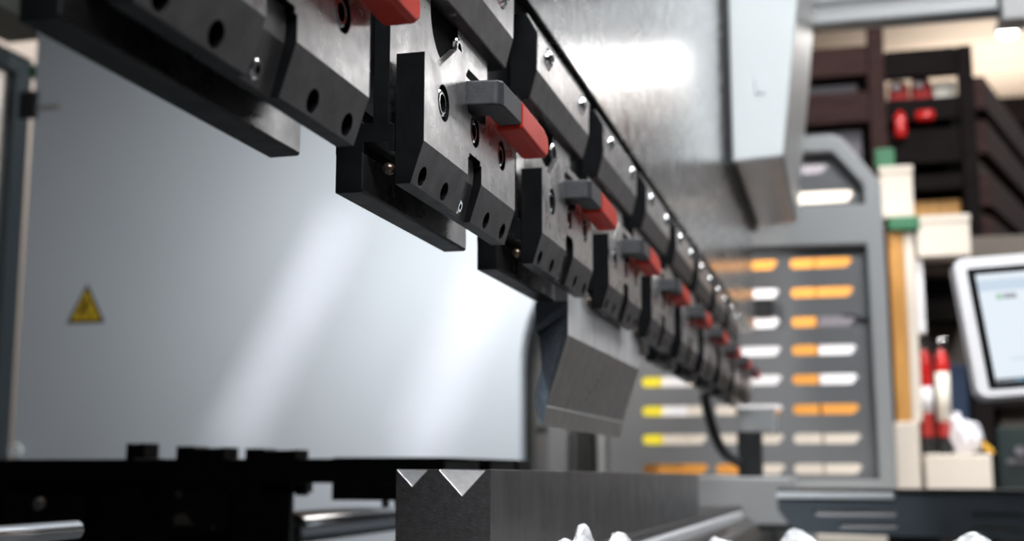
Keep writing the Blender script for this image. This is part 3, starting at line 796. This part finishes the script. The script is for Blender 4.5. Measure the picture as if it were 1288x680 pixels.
carton('carton', -.12, .052, 3.31, 3.46, .568, .738, M['cream'], 'cream carton behind the wide slot at the top of the guard', 'box')
carton('carton', -.12, -.012, 3.31, 3.40, .742, .81, M['shelf_grey'], 'grey carton behind the short slot at the very top of the guard', 'box')
def bench(x0, x1, y0, y1, z, label):
    b = ((x0 + x1) / 2, (y0 + y1) / 2, -1.0); root = empty('workbench', b); tag(root, label, 'bench')
    obj('worktop', box(NB(), x0, x1, y0, y1, z - .04, z), M['dark_timber'], root, off=b, bevel=.003)
    for xx in (x0 + .02, x1 - .08):
        for yy in (y0 + .02, y1 - .08): obj('leg', box(NB(), xx, xx + .06, yy, yy + .06, -1.0, z - .039), M['darker_timber'], root, off=b)
bench(-.57, .10, 3.28, 3.52, -.031, 'dark bench hidden behind the slotted guard, under the orange rack')

# ------------------------------------------------------------------ stack right of the guard
bench(.115, 1.4, 3.58, 4.40, -.055, 'dark bench behind the support arm, holding cream boxes and extinguishers')
carton('board_stack', .123, .186, 3.61, 3.80, -.054, .131, M['cream'], 'upright cream block below the ochre timber, right of the guard', 'block', flap=False)
carton('timber_board', .131, .170, 3.62, 3.66, .132, .655, M['timber'], 'upright ochre timber board right of the grey guard', 'timber', flap=False, bev=.002)
carton('cream_board', .171, .197, 3.62, 3.68, .132, .650, M['cream'], 'upright thin cream board beside the ochre timber', 'board', flap=False, bev=.002)
carton('grey_board', .198, .218, 3.63, 3.69, .372, .577, M['white_box'], 'short lavender-white board hanging above the fire extinguishers', 'board', flap=False, bev=.002)
carton('clamp_bar', .132, .214, 3.60, 3.70, .655, .692, M['green'], 'green bar lying under the upper cream box', 'bar', flap=False)
carton('carton', .115, .201, 3.61, 3.76, .693, .836, M['cream'], 'cream box standing on the green bar, right of the guard top', 'box')
carton('green_block', .104, .157, 3.62, 3.70, .8385, .893, M['green'], 'small green block on top of the upper cream box', 'block', flap=False)
carton('carton', .205, .344, 3.61, 3.80, .578, .691, M['cream'], 'wide cream box above the fire extinguishers, left of the dark post', 'box')
upright('shelf_post', .345, .40, 3.825, 3.90, -.054, .576, M['darker_timber'], 'dark post behind the left edge of the monitor', 'post')
bm = NB(); box(bm, .19, .344, 3.70, 4.02, .5525, .5765)
tag(obj('shelf_board', bm, M['taupe'], off=(.3, 3.76, .5525), bevel=.002), 'brown shelf board carrying the wide cream box', 'shelf')
bm = NB(); box(bm, .2, .344, 3.83, 4.02, .43, .4495)
tag(obj('shelf_board', bm, M['darker_timber'], off=(.27, 3.93, .43), bevel=.002), 'dark lower shelf board with a dark case on it', 'shelf')
carton('tool_case', .222, .34, 3.83, 4.0, .45, .552, M['darker_timber'], 'dark case under the wide cream box', 'case')
bm = NB(); box(bm, .2, .9, 4.02, 4.05, -.054, .70)
tag(obj('back_board', bm, M['taupe'], off=(.5, 4.03, -.054)), 'taupe brown board behind the fire extinguishers', 'board')
carton('cream_box', .197, .365, 3.60, 3.82, -.054, .044, M['cream'], 'cream box under the white plastic bag and fire extinguishers', 'box', flap=False)
def extinguisher(x, y, z, r, h, label, full):
    b = (x, y, z); root = empty('fire_extinguisher', b); tag(root, label, 'fire extinguisher', 'fire extinguishers on the cream box')
    bm = NB(); lathe(bm, b, (0, 0, 1), [(0, r * .92), (.004, r * 1.02), (.048, r * 1.02), (.048, r * .9)], 28); obj('base_cup', bm, M['black_satin'], root, off=b, smooth=False)
    bm = NB(); lathe(bm, b, (0, 0, 1), [(.046, r), (h * .80, r), (h * .87, r * .93), (h * .93, r * .68), (h * .96, r * .36), (h * .97, r * .30)], 28); obj('cylinder', bm, M['red_paint'], root, off=b, smooth=True)
    z0, z1 = full
    bm = NB(); n = 14
    A = [[bm.verts.new((x + (r * rr) * math.cos(R(200 + 140 * i / n)), y + (r * rr) * math.sin(R(200 + 140 * i / n)), z + zz)) for i in range(n + 1)] for rr in (1.015, .995) for zz in (z0, z1)]
    for i in range(n):
        bm.faces.new((A[0][i], A[0][i + 1], A[1][i + 1], A[1][i])); bm.faces.new((A[2][i], A[2][i + 1], A[3][i + 1], A[3][i]))
        bm.faces.new((A[0][i], A[0][i + 1], A[2][i + 1], A[2][i])); bm.faces.new((A[1][i], A[1][i + 1], A[3][i + 1], A[3][i]))
    for i in (0, n): bm.faces.new((A[0][i], A[1][i], A[3][i], A[2][i]))
    obj('paper_label', bm, M['label_paper'] if z1 - z0 > .1 else M['white_box'], root, off=b, smooth=True)
    bm = NB(); cyl(bm, (x, y, z + h * .965), (x, y, z + h), r * .28); box(bm, x - r * .35, x + r * .9, y - .006, y + .006, z + h * .99, z + h * 1.02)
    prism(bm, [(x - r * .3, z + h * 1.02), (x + r * .8, z + h * 1.06), (x + r * .8, z + h * 1.08), (x - r * .3, z + h * 1.05)], 'y', y - .005, y + .005); vv = obj('valve', bm, M['chrome'], root, off=b, bevel=.001)
    bm = NB(); tube(bm, smooth_path([(x - r * .3, y - .002, z + h * 1.0), (x - r * 1.0, y - r * .4, z + h * .98), (x - r * 1.25, y - r * .4, z + h * .8), (x - r * 1.22, y - r * .4, z + h * .25)]), r * .16, 8); obj('hose', bm, M['rubber'], root, off=b, smooth=True)
extinguisher(.2135, 3.715, .0445, .0195, .300, 'slim fire extinguisher with a white band, left one beside the cream board', (.115, .185))
extinguisher(.2590, 3.715, .0445, .0200, .298, 'fire extinguisher with a long cream label, right one beside the blue bin', (.090, .225))
carton('blue_bin', .285, .342, 3.86, 4.0, -.054, .300, M['navy'], 'dark blue bin behind the white bag, below the monitor corner', 'bin')
def bag():
    b = (.312, 3.72, .045)
    bm = NB(); bmesh.ops.create_icosphere(bm, subdivisions=4, radius=1)
    rnd = random.Random(4)
    from mathutils import noise as nz
    for v in bm.verts:
        p = v.co.copy()
        k = 1 + .28 * nz.noise(p * 1.8 + Vector((3, 1, 2))) + .12 * nz.noise(p * 5)
        v.co = Vector((.0415 * p.x * k, .05 * p.y * k, max(-.0, .045 + .052 * p.z * k)))
        if p.z > .3 and p.x < -.3: v.co.z += .022
    bmesh.ops.translate(bm, verts=bm.verts, vec=Vector(b))
    tag(obj('plastic_bag', bm, M['bag'], off=b, smooth=True), 'crumpled white plastic bag on the cream box', 'bag')
bag()
bm = NB(); prism(bm, [(.343, .078), (.350, .080), (.378, .050), (.372, .046), (.356, .052)], 'y', 3.63, 3.66)
tag(obj('amber_card', bm, M['amber'], off=(.36, 3.645, .046), bevel=.001), 'amber yellow card leaning on the white plastic bag', 'card')
def equipment():
    b = (.55, 4.1, -.054); root = empty('dark_cabinet', b); tag(root, 'dark green cabinet under the monitor at the right edge', 'cabinet')
    obj('cabinet_body', box(NB(), .412, .85, 3.90, 4.01, -.054, .125), M['dark_green'], root, off=b, bevel=.004)
    obj('shelf_top', box(NB(), .395, .86, 3.88, 4.01, .175, .235), M['darker_timber'], root, off=b, bevel=.004)
    obj('support', box(NB(), .43, .83, 3.95, 4.01, .124, .176), M['taupe'], root, off=b)
    bm = NB(); cyl(bm, (.47, 3.90, .055), (.47, 3.88, .055), .014); cyl(bm, (.50, 3.90, .055), (.50, 3.88, .055), .012); obj('gauge', bm, M['shelf_grey'], root, off=b)
    obj('name_strip', box(NB(), .435, .49, 3.896, 3.901, .020, .034), M['shelf_grey'], root, off=b)
equipment()

# ------------------------------------------------------------------ dark timber racking behind
def plank(name, x0, x1, y0, y1, z0, z1, m, label, cat='plank', group=None):
    b = ((x0 + x1) / 2, (y0 + y1) / 2, z0)
    return tag(obj(name, box(NB(), x0, x1, y0, y1, z0, z1), m, off=b, bevel=.006), label, cat, group)
RB = (.05, 5.1, -1.0)
rk = empty('storage_rack', RB)
tag(rk, 'dark brown timber rack at upper right beside the white housing', 'rack')
def K(name, x0, x1, y0, y1, z0, z1, m, par=rk, bp=RB): return obj(name, box(NB(), x0, x1, y0, y1, z0, z1), m, par, off=bp, bevel=.005)
K('post', .132, .196, 4.99, 5.06, -1.0, 1.80, M['dark_timber']); K('post', -.95, -.88, 4.99, 5.06, -1.0, 1.80, M['dark_timber'])
K('shelf_beam', -.95, .131, 5.0, 5.06, 1.535, 1.655, M['dark_timber']); K('shelf_beam', -.95, .131, 5.0, 5.06, 1.345, 1.470, M['dark_timber']); K('shelf_beam', -.95, .131, 5.0, 5.06, 1.10, 1.17, M['dark_timber'])
K('back_panel', -.95, .19, 5.58, 5.6, .9, 1.80, M['darker_timber'])
K('shelf', -.95, .131, 5.061, 5.57, 1.352, 1.365, M['darker_timber']); K('shelf', -.95, .131, 5.061, 5.57, 1.155, 1.168, M['darker_timber']); K('shelf', -.95, .131, 5.061, 5.57, 1.62, 1.65, M['darker_timber'])
carton('grey_crate', -.30, .09, 5.08, 5.4, 1.366, 1.520, M['shelf_grey'], 'grey crate on the upper shelf of the dark timber rack', 'crate')
carton('grey_crate', -.30, .10, 5.08, 5.4, 1.169, 1.335, M['shelf_grey'], 'pale grey crate on the lower shelf of the dark timber rack', 'crate')
RB2 = (.4, 5.2, -1.0)
rk2 = empty('corner_rack', RB2)
tag(rk2, 'black corner rack with sloping side rails behind the monitor', 'rack')
K('post', .464, .520, 4.99, 5.06, -1.0, 1.62, M['darker_timber'], rk2, RB2)
K('front_beam', .198, .463, 5.0, 5.05, 1.512, 1.622, M['darker_timber'], rk2, RB2)
K('front_beam', .198, .463, 5.0, 5.05, 1.335, 1.425, M['darker_timber'], rk2, RB2)
K('front_beam', .198, .463, 5.0, 5.05, 1.165, 1.300, M['darker_timber'], rk2, RB2)
K('front_beam', .198, .463, 5.0, 5.05, 1.060, 1.120, M['timber' if False else 'darker_timber'], rk2, RB2)
K('shelf', .198, .463, 5.051, 5.5, 1.405, 1.424, M['darker_timber'], rk2, RB2); K('shelf', .198, .463, 5.051, 5.5, 1.275, 1.299, M['darker_timber'], rk2, RB2)
K('back_panel', .198, .52, 5.52, 5.54, .3, 1.50, M['darker_timber'], rk2, RB2)
for z in (1.50, 1.325, 1.12, .95):
    bm = NB(); prism(bm, [(5.02, z), (5.02, z - .13), (8.6, z - .05), (8.6, z + .06)], 'x', 0, .06)
    for v in bm.verts: v.co.x += .500 + (v.co.y - 5.02) * .27
    obj('side_rail', bm, M['dark_timber'], rk2, off=RB2, bevel=.005)
K('lower_panel', .20, .463, 5.30, 5.32, .30, 1.06, M['darker_timber'], rk2, RB2)
carton('ochre_plank_stack', .205, .455, 5.06, 5.29, .96, 1.03, M['timber'], 'ochre planks low in the black corner rack', 'planks', flap=False)
def red_tool(x, z, w, h, label):
    b = (x, 5.12, z); root = empty('red_machine', b); tag(root, label, 'tool', 'red tools on the corner rack')
    bm = NB(); prism(bm, [(x - w / 2, z), (x + w / 2, z), (x + w / 2, z + h * .75), (x + w * .3, z + h), (x - w / 2, z + h)], 'y', 5.07, 5.20); obj('casing', bm, M['red_dull'], root, off=b, bevel=.008)
    bm = NB(); lathe(bm, (x - w * .15, 5.075, z + h * .72), (0, -1, 0), [(0, .014), (.012, .016), (.02, .010), (.022, 0)]); obj('knob', bm, M['white_box'], root, off=b, smooth=True)
red_tool(.250, 1.4245, .072, .095, 'red tool with a pale knob, left one on the upper corner shelf')
red_tool(.335, 1.4245, .075, .100, 'red tool with a round pale knob, right one on the upper corner shelf')
carton('paper_box', .378, .462, 5.08, 5.3, 1.4245, 1.508, M['label_paper'], 'cream papers standing on the upper corner shelf', 'papers', flap=False)
bm = NB(); lathe(bm, (.243, 5.0, 1.262), (0, 0, 1), [(0, .018), (.01, .022), (.085, .022), (.1, .012), (.11, 0)]); 
for v in bm.verts: v.co.y -= .03
tag(obj('red_bottle', bm, M['red_paint'], off=(.243, 4.97, 1.262), smooth=True), 'bright red bottle hanging on the lower corner rack beam', 'bottle')
bm = NB(); lathe(bm, (.30, 4.978, 1.345), (1, 0, 0), [(0, .012), (.008, .022), (.06, .024), (.070, .012)])
tag(obj('red_spool', bm, M['red_paint'], off=(.335, 4.965, 1.32), smooth=True), 'red spool on the lower corner rack beam right of the red bottle', 'spool')

# ------------------------------------------------------------------ light
def area(name, loc, target, sx, sy, power, col=(1, 1, 1), spread=180):
    l = bpy.data.lights.new(name, 'AREA'); l.shape = 'RECTANGLE'; l.size = sx; l.size_y = sy; l.energy = power; l.color = col; l.spread = R(spread)
    o = link(bpy.data.objects.new(name, l)); o.location = loc
    d = Vector(target) - Vector(loc); o.rotation_euler = d.to_track_quat('-Z', 'Y').to_euler()
    return o
def streak(name, loc, a, b, w, power, spread, col=(1, .97, .94)):
    """added streak light, no real lamp; its narrow beam falls on the side frame as a stripe from a to b"""
    a = Vector(a); b = Vector(b); loc = Vector(loc); c = (a + b) / 2
    l = bpy.data.lights.new(name, 'AREA'); l.shape = 'RECTANGLE'; l.size = w; l.energy = power; l.color = col; l.spread = R(spread)
    z = (loc - c).normalized(); y = (a - b); y = y - z * y.dot(z); l.size_y = y.length; y.normalize(); x = y.cross(z)
    o = link(bpy.data.objects.new(name, l)); m = Matrix((x, y, z)).transposed().to_4x4(); m.translation = loc; o.matrix_world = m
    return o
area('ceiling_lamp', (1.75, 9.4, 3.15), (1.75, 9.4, 0), .9, .9, 24, (.97, .98, 1))
area('ceiling_lamp', (3.0, 9.5, 3.15), (3.0, 9.5, 0), 1.0, 1.6, 30, (.97, .98, 1))
area('ceiling_lamp', (1.3, 2.6, 3.15), (1.3, 2.6, 0), 1.6, 1.0, 150, (.95, .98, 1))  # added to give the bolt heads their glints
area('ceiling_lamp', (1.4, -1.8, 3.15), (.3, 1.5, .4), 2.4, 1.2, 345, (.95, .98, 1))
area('side_fill', (4.9, 8.5, 2.0), (0, 5.0, .5), 4.5, 1.6, 30, (.95, .98, 1))  # added fill from the right for rack and ceiling, no window there
area('rear_panel_fill', (-.58, 1.78, .58), (-.95, 2.5, .25), .2, .3, 7.0, (1, .955, .905), 150)  # added fill that grades the side frame from bright right to dark left
area('gap_fill', (-2.8, 3.2, 2.9), (-3.0, 4.3, .6), 1.0, .5, 75, (1, .95, .9))  # added to brighten the pale block in the left gap
area('bench_fill', (.40, 2.9, 1.9), (.1, 3.6, .2), .6, .3, 4, (1, .97, .94))  # added fill lighting the bench goods from the front
area('ceiling_fill', (1.25, 10.3, 2.3), (1.2, 10.3, 4), 1.5, 1.2, 32, (1, .95, .88))  # added fill that brightens the wooden ceiling from below
area('rack_fill', (-.22, 2.98, 1.3), (-.22, 3.34, .1), .5, .25, 8.5, (1, .97, .94), 85)  # added fill for the boxes behind the slotted guard
streak('panel_streak', (-.42, 1.0, .62), (-1.02, 2.5, .5508), (-1.28, 2.5, .0453), .04, .075, 6)  # two added lights that draw the soft streaks on the side frame
streak('panel_streak', (-.42, 1.2, .62), (-.69, 2.5, .43), (-.86, 2.5, .036), .08, .06, 7)

W0 = bpy.data.worlds.new('world'); S.world = W0; W0.use_nodes = True
W0.node_tree.nodes['Background'].inputs['Color'].default_value = (.70, .80, .90, 1)
W0.node_tree.nodes['Background'].inputs['Strength'].default_value = .4

S.view_settings.view_transform = 'Standard'; S.view_settings.look = 'None'
S.view_settings.exposure = 0.0; S.view_settings.gamma = 1.0; S.view_settings.use_curve_mapping = False
S.cycles.use_denoising = True
S.cycles.max_bounces = 8; S.cycles.glossy_bounces = 5; S.cycles.sample_clamp_indirect = 8
